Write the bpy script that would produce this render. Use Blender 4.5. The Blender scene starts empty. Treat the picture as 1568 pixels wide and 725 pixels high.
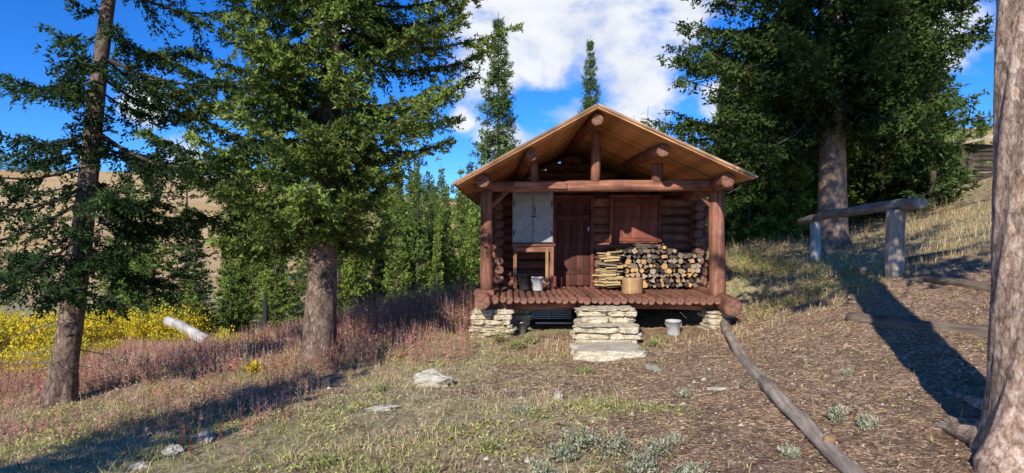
import bpy, math, random
import numpy as np
from mathutils import Vector, Matrix
random.seed(7)
RNG=np.random.default_rng(11)
scene=bpy.context.scene
COL=scene.collection
# ---------------------------------------------------------------- noise / terrain
def _h(ix,iy,seed):
    n=np.sin(ix*127.1+iy*311.7+seed*74.7)*43758.5453
    return n-np.floor(n)
def vn(x,y,seed=0):
    x=np.asarray(x,float);y=np.asarray(y,float)
    ix=np.floor(x);iy=np.floor(y);fx=x-ix;fy=y-iy
    fx=fx*fx*(3-2*fx);fy=fy*fy*(3-2*fy)
    a=_h(ix,iy,seed);b=_h(ix+1,iy,seed);c=_h(ix,iy+1,seed);d=_h(ix+1,iy+1,seed)
    return (a*(1-fx)+b*fx)*(1-fy)+(c*(1-fx)+d*fx)*fy
def fbm(x,y,seed=0,o=4):
    s=0;a=.5
    for i in range(o):
        s=s+a*vn(x*2**i,y*2**i,seed+i);a*=.5
    return s/(1-.5**o)
def sst(a,b,x):
    t=np.clip((x-a)/(b-a),0,1);return t*t*(3-2*t)
CP=np.array([(0,0,0),(0,-6,.1),(-4,-2,-.3),(5,-2,.3),(0,4.7,0),(1.5,4.7,0.02),(0,7,-.07),(0,9.5,-.16),(1.6,10,-.14),(-.5,12,-.1),(1.6,12,-.08),(3.7,12,-.02),
 (-3.1,10.5,-.3),(-6.3,9,-.62),(-3.5,4.5,-.25),(-6,5,-.5),(-9,5,-.9),(-1.5,13,-.08),(-6,16,-.95),(-10,17,-1.15),(-7.5,11,-.75),(-8.2,14,-.88),
 (-12.8,22,-1.7),(-20,30,-2.7),(-10,35,-2.8),(0,35,-2),(-14,12,-1.3),(-25,12,-2.4),(-30,40,-3.2),(-5,24,-1.7),(0,20,-.4),(-1.8,15.5,-.05),
 (1.6,14.5,0.0),(3.6,15,.35),(1.6,18,.4),(4.5,18,1.0),(5.9,17,1.28),(4.6,14,.72),(4.3,11,.33),(4.3,7,.32),(5.4,7.5,.66),(4.4,9.5,.4),(5.7,11,.85),
 (6.1,10.3,1.13),(6.75,14.5,1.16),(7.8,16,1.36),(7.5,18.5,1.42),(11,20,1.9),(10,15,2.0),(12.7,18,2.75),(16,23,3.5),(3.6,4.5,.16),(5.5,4.5,.55),(8,8,1.4),(12,8,2.4),(12,0,1.6),(20,12,3.8),(5,35,.8),(15,38,3.0),(28,35,6.0)],float)
def _U(r2): return r2*np.log(r2+1e-9)*.5
def _tps():
    n=len(CP);P=CP[:,:2];d=((P[:,None]-P[None])**2).sum(-1)
    K=_U(d)+np.eye(n)*.6
    A=np.zeros((n+3,n+3));A[:n,:n]=K;A[:n,n]=1;A[:n,n+1:]=P;A[n,:n]=1;A[n+1:,:n]=P.T
    b=np.zeros(n+3);b[:n]=CP[:,2];return np.linalg.solve(A,b)
TW=_tps()
def h(x,y):
    x=np.asarray(x,float);y=np.asarray(y,float);sh=np.broadcast(x,y).shape
    x=np.broadcast_to(x,sh).ravel();y=np.broadcast_to(y,sh).ravel();n=len(CP)
    z=TW[n]+TW[n+1]*x+TW[n+2]*y
    for i in range(n): z=z+TW[i]*_U((x-CP[i,0])**2+(y-CP[i,1])**2)
    far=4.0*np.tanh((x-2)/28)
    s=np.clip((y-45)/175,0,1);s=s*s*(2-s)*1.0
    Hx=np.interp(x,[-300,-157,-97,-17,60,143,300],[28,28,26,17,21,34,44])
    far=far+s*Hx
    w=sst(28,58,np.hypot(x,y-12))
    z=z*(1-w)+far*w
    z=z+w*(fbm(x*.03,y*.03,5)-.5)*4
    z=z+(fbm(x*.7,y*.7,1)-.5)*.14+(fbm(x*3,y*3,2,3)-.5)*.07
    return z.reshape(sh)
def h1(x,y): return float(h(np.array([x]),np.array([y]))[0])
# ---------------------------------------------------------------- materials
def newmat(name):
    m=bpy.data.materials.new(name);m.use_nodes=True;nt=m.node_tree;nt.nodes.clear()
    out=nt.nodes.new('ShaderNodeOutputMaterial');return m,nt,out
def N(nt,t,**k):
    n=nt.nodes.new(t)
    for a,b in k.items():
        if a in n.inputs: n.inputs[a].default_value=b
        else: setattr(n,a,b)
    return n
def ramp(nt,stops):
    r=nt.nodes.new('ShaderNodeValToRGB');e=r.color_ramp.elements
    e[0].position=stops[0][0];e[0].color=(*stops[0][1],1)
    e[1].position=stops[-1][0];e[1].color=(*stops[-1][1],1)
    for p,c in stops[1:-1]:
        q=e.new(p);q.color=(*c,1)
    return r
def mix(nt,a,b,f,mode='MIX'):
    m=nt.nodes.new('ShaderNodeMix');m.data_type='RGBA';m.blend_type=mode
    for s,v in ((6,a),(7,b),(0,f)):
        if isinstance(v,(int,float)): m.inputs[s].default_value=v
        elif isinstance(v,tuple): m.inputs[s].default_value=(*v,1)
        else: nt.links.new(v,m.inputs[s])
    return m.outputs[2]
def wood(name,c0,c1,c2,grain=(22,22,1.6),bump=.5,rough=.75,patch=None):
    m,nt,out=newmat(name);L=nt.links.new
    tc=N(nt,'ShaderNodeTexCoord');mp=N(nt,'ShaderNodeMapping');mp.inputs['Scale'].default_value=grain
    L(tc.outputs['Object'],mp.inputs[0])
    no=N(nt,'ShaderNodeTexNoise',Scale=1.0,Detail=6.0,Roughness=.65);L(mp.outputs[0],no.inputs['Vector'])
    oi=N(nt,'ShaderNodeObjectInfo')
    r=ramp(nt,[(.3,c0),(.52,c1),(.72,c2)]);L(no.outputs[0],r.inputs[0])
    big=N(nt,'ShaderNodeTexNoise',Scale=2.3,Detail=4.0);L(tc.outputs['Object'],big.inputs['Vector'])
    rr=ramp(nt,[(.35,(.62,.60,.58)),(.65,(1.28,1.25,1.23))]);L(big.outputs[0],rr.inputs[0])
    c=mix(nt,r.outputs[0],rr.outputs[0],1.0,'MULTIPLY')
    mr=N(nt,'ShaderNodeMapRange');mr.inputs[3].default_value=.70;mr.inputs[4].default_value=1.28;L(oi.outputs['Random'],mr.inputs[0])
    c=mix(nt,c,mr.outputs[0],1.0,'MULTIPLY')
    b=N(nt,'ShaderNodeBsdfPrincipled',Roughness=rough);L(c,b.inputs['Base Color'])
    b.inputs['Specular IOR Level'].default_value=.25
    bp=N(nt,'ShaderNodeBump',Strength=bump,Distance=.02);L(no.outputs[0],bp.inputs['Height']);L(bp.outputs[0],b.inputs['Normal'])
    L(b.outputs[0],out.inputs[0]);return m
def endgrain(name,c0,c1):
    m,nt,out=newmat(name);L=nt.links.new
    tc=N(nt,'ShaderNodeTexCoord');mp=N(nt,'ShaderNodeMapping');mp.inputs['Scale'].default_value=(1,1,.05);L(tc.outputs['Object'],mp.inputs[0])
    w=N(nt,'ShaderNodeTexWave',Scale=28.0,Distortion=2.5,Detail=2.0);w.wave_type='RINGS';w.rings_direction='Z';L(mp.outputs[0],w.inputs['Vector'])
    no=N(nt,'ShaderNodeTexNoise',Scale=14.0,Detail=5.0);L(tc.outputs['Object'],no.inputs['Vector'])
    c=mix(nt,c0,c1,w.outputs['Fac']);r=ramp(nt,[(.35,(.45,.45,.45)),(.6,(1.1,1.1,1.1))]);L(no.outputs[0],r.inputs[0])
    c=mix(nt,c,r.outputs[0],1.0,'MULTIPLY')
    b=N(nt,'ShaderNodeBsdfPrincipled',Roughness=.85);L(c,b.inputs['Base Color']);L(b.outputs[0],out.inputs[0]);return m
def attrmat(name,rough=.85,nscale=30,namt=(.6,1.3),bump=.3,trans=0.0,bdist=.01):
    m,nt,out=newmat(name);L=nt.links.new
    at=N(nt,'ShaderNodeAttribute',attribute_name='Col')
    c=at.outputs['Color']
    if nscale:
        tc=N(nt,'ShaderNodeTexCoord');no=N(nt,'ShaderNodeTexNoise',Scale=float(nscale),Detail=5.0,Roughness=.65);L(tc.outputs['Object'],no.inputs['Vector'])
        r=ramp(nt,[(.3,(namt[0],)*3),(.7,(namt[1],)*3)]);L(no.outputs[0],r.inputs[0]);c=mix(nt,c,r.outputs[0],1.0,'MULTIPLY')
    b=N(nt,'ShaderNodeBsdfDiffuse');L(c,b.inputs['Color'])
    if nscale and bump:
        bp=N(nt,'ShaderNodeBump',Strength=bump,Distance=bdist);L(no.outputs[0],bp.inputs['Height']);L(bp.outputs[0],b.inputs['Normal'])
    sh=b.outputs[0]
    if trans:
        t=N(nt,'ShaderNodeBsdfTranslucent');L(c,t.inputs[0]);ms=N(nt,'ShaderNodeMixShader');ms.inputs[0].default_value=trans
        L(sh,ms.inputs[1]);L(t.outputs[0],ms.inputs[2]);sh=ms.outputs[0]
    L(sh,out.inputs[0]);return m
def bark(name,cols,scale=(9,9,4),bump=.7,dist=.02,edge=.35):
    m,nt,out=newmat(name);L=nt.links.new
    tc=N(nt,'ShaderNodeTexCoord');mp=N(nt,'ShaderNodeMapping');mp.inputs['Scale'].default_value=scale;L(tc.outputs['Object'],mp.inputs[0])
    n0=N(nt,'ShaderNodeTexNoise',Scale=1.6,Detail=6.0,Roughness=.7);L(mp.outputs[0],n0.inputs['Vector'])
    vm=N(nt,'ShaderNodeMixRGB');vm.inputs[0].default_value=.5;L(mp.outputs[0],vm.inputs[1]);L(n0.outputs[1],vm.inputs[2])
    vo=N(nt,'ShaderNodeTexVoronoi',Scale=2.6);vo.feature='F1';L(vm.outputs[0],vo.inputs['Vector'])
    vd=N(nt,'ShaderNodeTexVoronoi',Scale=2.6);vd.feature='DISTANCE_TO_EDGE';L(vm.outputs[0],vd.inputs['Vector'])
    n1=N(nt,'ShaderNodeTexNoise',Scale=2.2,Detail=9.0,Roughness=.75);L(mp.outputs[0],n1.inputs['Vector'])
    r=ramp(nt,[(.34,cols[0]),(.5,cols[1]),(.66,cols[2])]);L(n1.outputs[0],r.inputs[0])
    sep=N(nt,'ShaderNodeSeparateColor');L(vo.outputs['Color'],sep.inputs[0])
    mr=N(nt,'ShaderNodeMapRange');mr.inputs[3].default_value=.65;mr.inputs[4].default_value=1.22;L(sep.outputs[0],mr.inputs[0])
    c=mix(nt,r.outputs[0],mr.outputs[0],1.0,'MULTIPLY')
    e=ramp(nt,[(0,(.35,.3,.28)),(.15,(1,1,1))]);L(vd.outputs['Distance'],e.inputs[0])
    c=mix(nt,c,e.outputs[0],edge,'MULTIPLY')
    b=N(nt,'ShaderNodeBsdfPrincipled',Roughness=.9);L(c,b.inputs['Base Color']);b.inputs['Specular IOR Level'].default_value=.15
    md=N(nt,'ShaderNodeMath',operation='MULTIPLY_ADD');L(n1.outputs[0],md.inputs[0]);md.inputs[1].default_value=2.0;L(sep.outputs[0],md.inputs[2])
    bp=N(nt,'ShaderNodeBump',Strength=bump,Distance=dist);L(md.outputs[0],bp.inputs['Height']);L(bp.outputs[0],b.inputs['Normal'])
    L(b.outputs[0],out.inputs[0]);return m
M_red=wood('red_stained_log',(.14,.058,.038),(.30,.13,.082),(.45,.25,.17))
M_redend=endgrain('red_log_end',(.36,.17,.105),(.18,.085,.06))
M_board=wood('roof_board',(.42,.20,.09),(.70,.36,.15),(.78,.48,.24),grain=(14,14,1.0),bump=.25)
M_fasc=wood('roof_edge',(.30,.17,.10),(.42,.26,.16),(.5,.34,.23),grain=(14,14,1.0),bump=.2)
M_door=wood('door_wood',(.08,.028,.02),(.12,.044,.03),(.17,.07,.05),grain=(16,16,1.2),bump=.35)
M_shut=wood('shutter_wood',(.18,.05,.033),(.25,.08,.052),(.31,.12,.082),grain=(16,16,1.2),bump=.35)
M_gray=wood('weathered_wood',(.22,.17,.12),(.42,.34,.26),(.58,.51,.41),grain=(26,26,1.5),bump=.9)
M_brownlog=wood('ground_log',(.14,.10,.07),(.28,.21,.15),(.40,.32,.25),grain=(26,26,1.5),bump=.9)
M_white=wood('bleached_wood',(.48,.44,.38),(.66,.62,.56),(.76,.73,.68),grain=(20,20,1.5),bump=.6)
M_grayend=endgrain('gray_log_end',(.50,.40,.28),(.32,.25,.18))
M_darklog=wood('dark_log',(.05,.035,.028),(.10,.075,.06),(.17,.14,.11),grain=(26,26,1.5),bump=.9)
M_fresh=wood('fresh_wood',(.30,.17,.07),(.42,.26,.12),(.5,.34,.18),grain=(20,20,1.5),bump=.4)
M_freshend=endgrain('fresh_end',(.5,.33,.16),(.36,.22,.1))
M_bark=bark('spruce_bark',[(.10,.065,.045),(.24,.165,.12),(.42,.32,.25)],scale=(10,10,5),edge=.6)
M_bark2=bark('pale_bark',[(.20,.10,.065),(.58,.39,.27),(.88,.74,.60)],scale=(11,11,6),dist=.018,edge=.55)
M_barkm=bark('mid_bark',[(.20,.12,.09),(.36,.25,.18),(.5,.38,.3)],scale=(8,8,4))
M_twig=attrmat('twig_wood',nscale=0)
M_fol=attrmat('foliage',nscale=0,trans=.24)
M_leaf=attrmat('herb_leaves',nscale=0,trans=.3)
M_pile=attrmat('split_wood',nscale=35,namt=(.65,1.25),bump=.4)
def stone(name,cs,sc=5,bd=.03):
    m,nt,out=newmat(name);L=nt.links.new
    tc=N(nt,'ShaderNodeTexCoord');no=N(nt,'ShaderNodeTexNoise',Scale=float(sc),Detail=9.0,Roughness=.7);L(tc.outputs['Object'],no.inputs['Vector'])
    r=ramp(nt,[(.32,cs[0]),(.48,cs[1]),(.66,cs[2])]);L(no.outputs[0],r.inputs[0])
    n2=N(nt,'ShaderNodeTexNoise',Scale=sc*5.0,Detail=6.0,Roughness=.7);L(tc.outputs['Object'],n2.inputs['Vector'])
    r2=ramp(nt,[(.35,(.7,.68,.64)),(.55,(1.05,1.05,1.05))]);L(n2.outputs[0],r2.inputs[0])
    c=mix(nt,r.outputs[0],r2.outputs[0],1.0,'MULTIPLY')
    b=N(nt,'ShaderNodeBsdfPrincipled',Roughness=.9);L(c,b.inputs['Base Color'])
    bp=N(nt,'ShaderNodeBump',Strength=.6,Distance=bd);L(n2.outputs[0],bp.inputs['Height']);L(bp.outputs[0],b.inputs['Normal'])
    L(b.outputs[0],out.inputs[0]);return m
M_stone=stone('limestone',[(.42,.31,.17),(.66,.57,.40),(.78,.73,.58)])
M_rock=stone('field_rock',[(.36,.29,.2),(.56,.50,.39),(.70,.65,.55)],9)
def plain(name,c,rough=.5,metal=0,ns=8,amt=(.7,1.1)):
    m,nt,out=newmat(name);L=nt.links.new
    tc=N(nt,'ShaderNodeTexCoord');no=N(nt,'ShaderNodeTexNoise',Scale=float(ns),Detail=6.0,Roughness=.7);L(tc.outputs['Object'],no.inputs['Vector'])
    r=ramp(nt,[(.35,tuple(v*amt[0] for v in c)),(.62,tuple(v*amt[1] for v in c))]);L(no.outputs[0],r.inputs[0])
    b=N(nt,'ShaderNodeBsdfPrincipled',Roughness=rough,Metallic=metal);L(r.outputs[0],b.inputs['Base Color']);L(b.outputs[0],out.inputs[0]);return m
M_cab=plain('cabinet_paint',(.42,.43,.40),.55)
M_dark=plain('dark_metal',(.04,.04,.045),.45)
M_wht=plain('white_plastic',(.62,.62,.6),.4,ns=12)
M_steel=plain('grey_steel',(.3,.31,.32),.35,.8)
M_dkbrown=plain('dark_brown',(.05,.035,.025),.95)
# ---------------------------------------------------------------- mesh helpers
def empty(name,loc=(0,0,0),parent=None):
    o=bpy.data.objects.new(name,None);o.location=loc;COL.objects.link(o)
    if parent:o.parent=parent
    return o
def addobj(name,me,parent=None):
    o=bpy.data.objects.new(name,me);COL.objects.link(o)
    if parent:o.parent=parent
    return o
def trimesh(name,parts,mats):
    tris=np.concatenate([p[0] for p in parts]).astype(np.float32);n=len(tris)
    cols=np.concatenate([np.broadcast_to(np.asarray(p[1],float),(len(p[0]),3)) for p in parts])
    mi=np.concatenate([np.full(len(p[0]),p[2]) for p in parts]).astype(np.int32)
    me=bpy.data.meshes.new(name);me.vertices.add(3*n);me.vertices.foreach_set('co',tris.ravel())
    me.loops.add(3*n);me.loops.foreach_set('vertex_index',np.arange(3*n,dtype=np.int32))
    me.polygons.add(n);me.polygons.foreach_set('loop_start',np.arange(0,3*n,3,dtype=np.int32))
    me.polygons.foreach_set('material_index',mi)
    for m in mats: me.materials.append(m)
    me.update(calc_edges=True)
    a=me.color_attributes.new('Col','FLOAT_COLOR','POINT')
    c=np.ones((3*n,4),np.float32);c[:,:3]=np.repeat(cols,3,axis=0);a.data.foreach_set('color',c.ravel())
    return me
class PB:
    def __init__(s): s.v=[];s.f=[];s.c=[];s.m=[]
    def poly(s,vs,col=(1,1,1),m=0):
        b=len(s.v);s.v+= [tuple(v) for v in vs];s.f.append(list(range(b,b+len(vs))));s.c+=[col]*len(vs);s.m.append(m)
    def box(s,c,sz,col=(1,1,1),M=None,m=0):
        x,y,z=[a/2 for a in sz];P=[Vector((i*x,j*y,k*z)) for i in(-1,1) for j in(-1,1) for k in(-1,1)]
        if M is not None: P=[M@p for p in P]
        P=[p+Vector(c) for p in P]
        for q in ((0,1,3,2),(4,6,7,5),(0,4,5,1),(2,3,7,6),(0,2,6,4),(1,5,7,3)): s.poly([P[i] for i in q],col,m)
    def prism(s,pts2,y0,y1,endc,sidec):
        n=len(pts2);A=[(p[0],y0,p[1]) for p in pts2];B=[(p[0],y1,p[1]) for p in pts2]
        s.poly(A,endc);s.poly(B[::-1],endc)
        for i in range(n):
            j=(i+1)%n;s.poly([A[i],B[i],B[j],A[j]],sidec)
    def build(s,name,mats,parent=None,bevel=0):
        me=bpy.data.meshes.new(name);me.from_pydata(s.v,[],s.f)
        for m in mats: me.materials.append(m)
        me.polygons.foreach_set('material_index',np.array(s.m,np.int32))
        a=me.color_attributes.new('Col','FLOAT_COLOR','POINT');c=np.ones((len(s.v),4),np.float32);c[:,:3]=np.array(s.c);a.data.foreach_set('color',c.ravel())
        me.update();o=addobj(name,me,parent)
        if bevel:
            import bmesh
            bm=bmesh.new();bm.from_mesh(me);bmesh.ops.remove_doubles(bm,verts=bm.verts,dist=1e-5);bm.to_mesh(me);bm.free()
            b=o.modifiers.new('b','BEVEL');b.width=bevel;b.segments=2
        return o
def bx(name,c,sz,mat,parent,bevel=.006,rot=None):
    ax=max(range(3),key=lambda i:sz[i]);p=PB()
    perm={0:(1,2,0),1:(2,0,1),2:(0,1,2)}[ax]
    p.box((0,0,0),[sz[i] for i in perm]);o=p.build(name,[mat],parent,bevel)
    R=Matrix.Identity(3)
    for k,i in enumerate(perm):
        for r in range(3): R[r][k]=1.0 if r==i else 0.0
    Mx=R.to_4x4()
    if rot is not None: Mx=rot.to_4x4()@Mx
    o.matrix_local=Matrix.Translation(c)@Mx;return o
def log(name,p0,p1,r0,r1,mat,endm,parent=None,seg=18,amp=.06,bend=.02,seed=None,cham=.85,rings=None):
    p0=Vector(p0);p1=Vector(p1);d=p1-p0;L=d.length
    rs=random.Random(seed if seed is not None else random.random())
    n=rings or max(6,int(L/.12)); zs=[0,min(.015,L*.1)]+[L*i/n for i in range(1,n)]+[L-min(.015,L*.1),L]
    ph=[rs.uniform(0,6.28) for _ in range(8)];V=[];F=[]
    for i,z in enumerate(zs):
        t=z/L;r=r0+(r1-r0)*t
        if i in(0,len(zs)-1): r*=cham
        bxo=bend*L*math.sin(t*math.pi)*math.cos(ph[0])+.006*math.sin(z*3+ph[5]);byo=bend*L*math.sin(t*math.pi)*math.sin(ph[0])+.006*math.sin(z*2.3+ph[6])
        for k in range(seg):
            a=2*math.pi*k/seg
            rr=r*(1+amp*.5*math.sin(2*a+ph[1]+z*.7)+amp*.35*math.sin(3*a+ph[2]-z*1.9)+amp*.4*math.sin(z*4+ph[3]+a)+amp*.3*math.sin(z*9+ph[4]+2*a))
            V.append((bxo+rr*math.cos(a),byo+rr*math.sin(a),z))
    R=len(zs)
    for i in range(R-1):
        for k in range(seg): F.append((i*seg+k,i*seg+(k+1)%seg,(i+1)*seg+(k+1)%seg,(i+1)*seg+k))
    ns=len(F)
    F.append(tuple(range(seg))[::-1]);F.append(tuple(range((R-1)*seg,R*seg)))
    me=bpy.data.meshes.new(name);me.from_pydata(V,[],F);me.materials.append(mat);me.materials.append(endm)
    for i,p in enumerate(me.polygons):
        p.use_smooth=i<ns
        if i>=ns:p.material_index=1
    o=addobj(name,me,parent);o.matrix_local=Matrix.Translation(p0)@d.to_track_quat('Z','Y').to_matrix().to_4x4();return o
import bmesh
_ico=bmesh.new();bmesh.ops.create_icosphere(_ico,subdivisions=4,radius=1);ICO=np.array([v.co[:] for v in _ico.verts]);ICOF=[[v.index for v in f.verts] for f in _ico.faces];_ico.free()
def rock(name,c,sz,mat,parent=None,p=5,amp=.12,seed=0,rotz=0):
    d=ICO/ (np.abs(ICO)**p).sum(1,keepdims=True)**(1/p)
    f=1+amp*(fbm(d[:,0]*2+seed,d[:,1]*2+d[:,2]*1.7,seed,4)-.5)*2+amp*.8*(fbm(d[:,0]*1.1-d[:,2]+seed,d[:,1]*1.3,seed+9,2)-.5)*2
    v=d*f[:,None]*np.array(sz)/2
    v[:,0]+=(fbm(v[:,2]*9/ max(sz),v[:,1]*9/max(sz),seed+3,3)-.5)*amp*sz[0]
    cs,sn=math.cos(rotz),math.sin(rotz);v=np.stack([v[:,0]*cs-v[:,1]*sn,v[:,0]*sn+v[:,1]*cs,v[:,2]],1)
    me=bpy.data.meshes.new(name);me.from_pydata(v.tolist(),[],ICOF);me.materials.append(mat)
    o=addobj(name,me,parent);o.location=c;return o
# ---------------------------------------------------------------- ground
def axis(n,lo,hi,c,k):
    u=np.linspace(-1,1,n);a=np.sinh(k*u)/np.sinh(k)
    return np.where(a<0,c+a*(c-lo),c+a*(hi-c))
gx=axis(560,-500,500,-.5,6.2);gy=axis(560,-80,900,8,6.1)
X,Y=np.meshgrid(gx,gy);Z=h(X,Y)
nv=X.size;ny,nx=X.shape
idx=np.arange(nv).reshape(ny,nx);q=np.stack([idx[:-1,:-1],idx[:-1,1:],idx[1:,1:],idx[1:,:-1]],-1).reshape(-1,4).astype(np.int32)
me=bpy.data.meshes.new('ground');me.vertices.add(nv);me.vertices.foreach_set('co',np.stack([X,Y,Z],-1).astype(np.float32).ravel())
me.loops.add(q.size);me.loops.foreach_set('vertex_index',q.ravel());me.polygons.add(len(q));me.polygons.foreach_set('loop_start',np.arange(0,q.size,4,dtype=np.int32))
me.polygons.foreach_set('use_smooth',np.ones(len(q),bool));me.update(calc_edges=True)
def grassiness(x,y):
    n=fbm(x*.9,y*.9,21)-.5
    g=1-sst(-.7,1.0,x-(.0+.14*y)+n*2.4)
    g=np.where(y>12.3,1.0,g)
    bank=sst(3.9,4.8,x+n)*sst(9.0,10.6,y+n*2)
    g=np.maximum(g,bank*.75)
    path=np.exp(-((x-.6)**2/1.3+(y-11.0)**2/1.0));g=g*(1-.95*path)
    path2=np.exp(-((x-1.4)**2/3.+(y-9.)**2/2.0));g=g*(1-.6*path2)
    g=g*(1-.5*sst(.55,.68,fbm(x*.8+5,y*.8,91,3)))
    return np.clip(g,0,1)
G=grassiness(X,Y)
gold=sst(40,60,Y)*1.0
val=sst(-6,-12,X+0*Y)*sst(12,18,Y)*(1-gold)
pink=np.clip(sst(-1.0,-3.0,X)*sst(7.0,10.5,Y-X*.3),0,1)*(1-val)*(1-gold)
a=me.color_attributes.new('Col','FLOAT_COLOR','POINT');cc=np.ones((nv,4),np.float32);cc[:,0]=G.ravel();cc[:,1]=gold.ravel();cc[:,2]=np.maximum(pink,0).ravel();a.data.foreach_set('color',cc.ravel())
m,nt,out=newmat('ground_mat');L=nt.links.new
tc=N(nt,'ShaderNodeTexCoord');at=N(nt,'ShaderNodeAttribute',attribute_name='Col');sp=N(nt,'ShaderNodeSeparateColor');L(at.outputs[0],sp.inputs[0])
nf=N(nt,'ShaderNodeTexNoise',Scale=22.0,Detail=12.0,Roughness=.88);L(tc.outputs['Object'],nf.inputs['Vector'])
nm=N(nt,'ShaderNodeTexNoise',Scale=2.2,Detail=8.0,Roughness=.7);L(tc.outputs['Object'],nm.inputs['Vector'])
nm2=N(nt,'ShaderNodeTexNoise',Scale=5.5,Detail=9.0,Roughness=.75);L(tc.outputs['Object'],nm2.inputs['Vector'])
nb=N(nt,'ShaderNodeTexNoise',Scale=.05,Detail=8.0,Roughness=.65);L(tc.outputs['Object'],nb.inputs['Vector'])
dirt=ramp(nt,[(.38,(.10,.058,.038)),(.47,(.32,.195,.125)),(.54,(.52,.35,.23)),(.64,(.72,.55,.40))]);L(nf.outputs[0],dirt.inputs[0])
gr=ramp(nt,[(.38,(.15,.105,.058)),(.46,(.45,.35,.19)),(.53,(.66,.55,.33)),(.64,(.8,.71,.5))]);L(nf.outputs[0],gr.inputs[0])
grn=ramp(nt,[(.38,(.16,.14,.05)),(.6,(.58,.52,.21))]);L(nf.outputs[0],grn.inputs[0])
ms_=ramp(nt,[(.47,(0,0,0)),(.62,(.8,.8,.8))]);L(nm.outputs[0],ms_.inputs[0])
gg=mix(nt,gr.outputs[0],grn.outputs[0],ms_.outputs[0])
ad=N(nt,'ShaderNodeMath',operation='ADD');L(sp.outputs[0],ad.inputs[0]);
sb=N(nt,'ShaderNodeMath',operation='MULTIPLY_ADD');L(nm2.outputs[0],sb.inputs[0]);sb.inputs[1].default_value=2.0;sb.inputs[2].default_value=-1.0;L(sb.outputs[0],ad.inputs[1])
mr=N(nt,'ShaderNodeMapRange');mr.inputs[1].default_value=.35;mr.inputs[2].default_value=.65;L(ad.outputs[0],mr.inputs[0])
c=mix(nt,dirt.outputs[0],gg,mr.outputs[0])
pk=ramp(nt,[(.38,(.22,.12,.088)),(.58,(.64,.40,.29))]);L(nf.outputs[0],pk.inputs[0])
pm=N(nt,'ShaderNodeMath',operation='MULTIPLY');L(sp.outputs[2],pm.inputs[0]);pm.inputs[1].default_value=.85
c=mix(nt,c,pk.outputs[0],pm.outputs[0])
pr2=ramp(nt,[(.36,(.55,.52,.5)),(.5,(.95,.93,.91)),(.62,(1.15,1.15,1.15))]);L(nm2.outputs[0],pr2.inputs[0])
c=mix(nt,c,pr2.outputs[0],1.0,'MULTIPLY')
go=ramp(nt,[(.3,(.46,.29,.12)),(.5,(.64,.43,.20)),(.7,(.72,.53,.27))]);L(nb.outputs[0],go.inputs[0])
n5=N(nt,'ShaderNodeTexNoise',Scale=.6,Detail=8.0,Roughness=.8);L(tc.outputs['Object'],n5.inputs['Vector'])
r5=ramp(nt,[(.35,(.7,.67,.65)),(.6,(1.1,1.1,1.1))]);L(n5.outputs[0],r5.inputs[0])
go2=mix(nt,go.outputs[0],r5.outputs[0],1.0,'MULTIPLY')
c=mix(nt,c,go2,sp.outputs[1])
b=N(nt,'ShaderNodeBsdfPrincipled',Roughness=.95);L(c,b.inputs['Base Color']);b.inputs['Specular IOR Level'].default_value=.1
bp=N(nt,'ShaderNodeBump',Strength=.9,Distance=.04);L(nf.outputs[0],bp.inputs['Height']);L(bp.outputs[0],b.inputs['Normal'])
L(b.outputs[0],out.inputs[0]);me.materials.append(m);addobj('ground',me)
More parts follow.
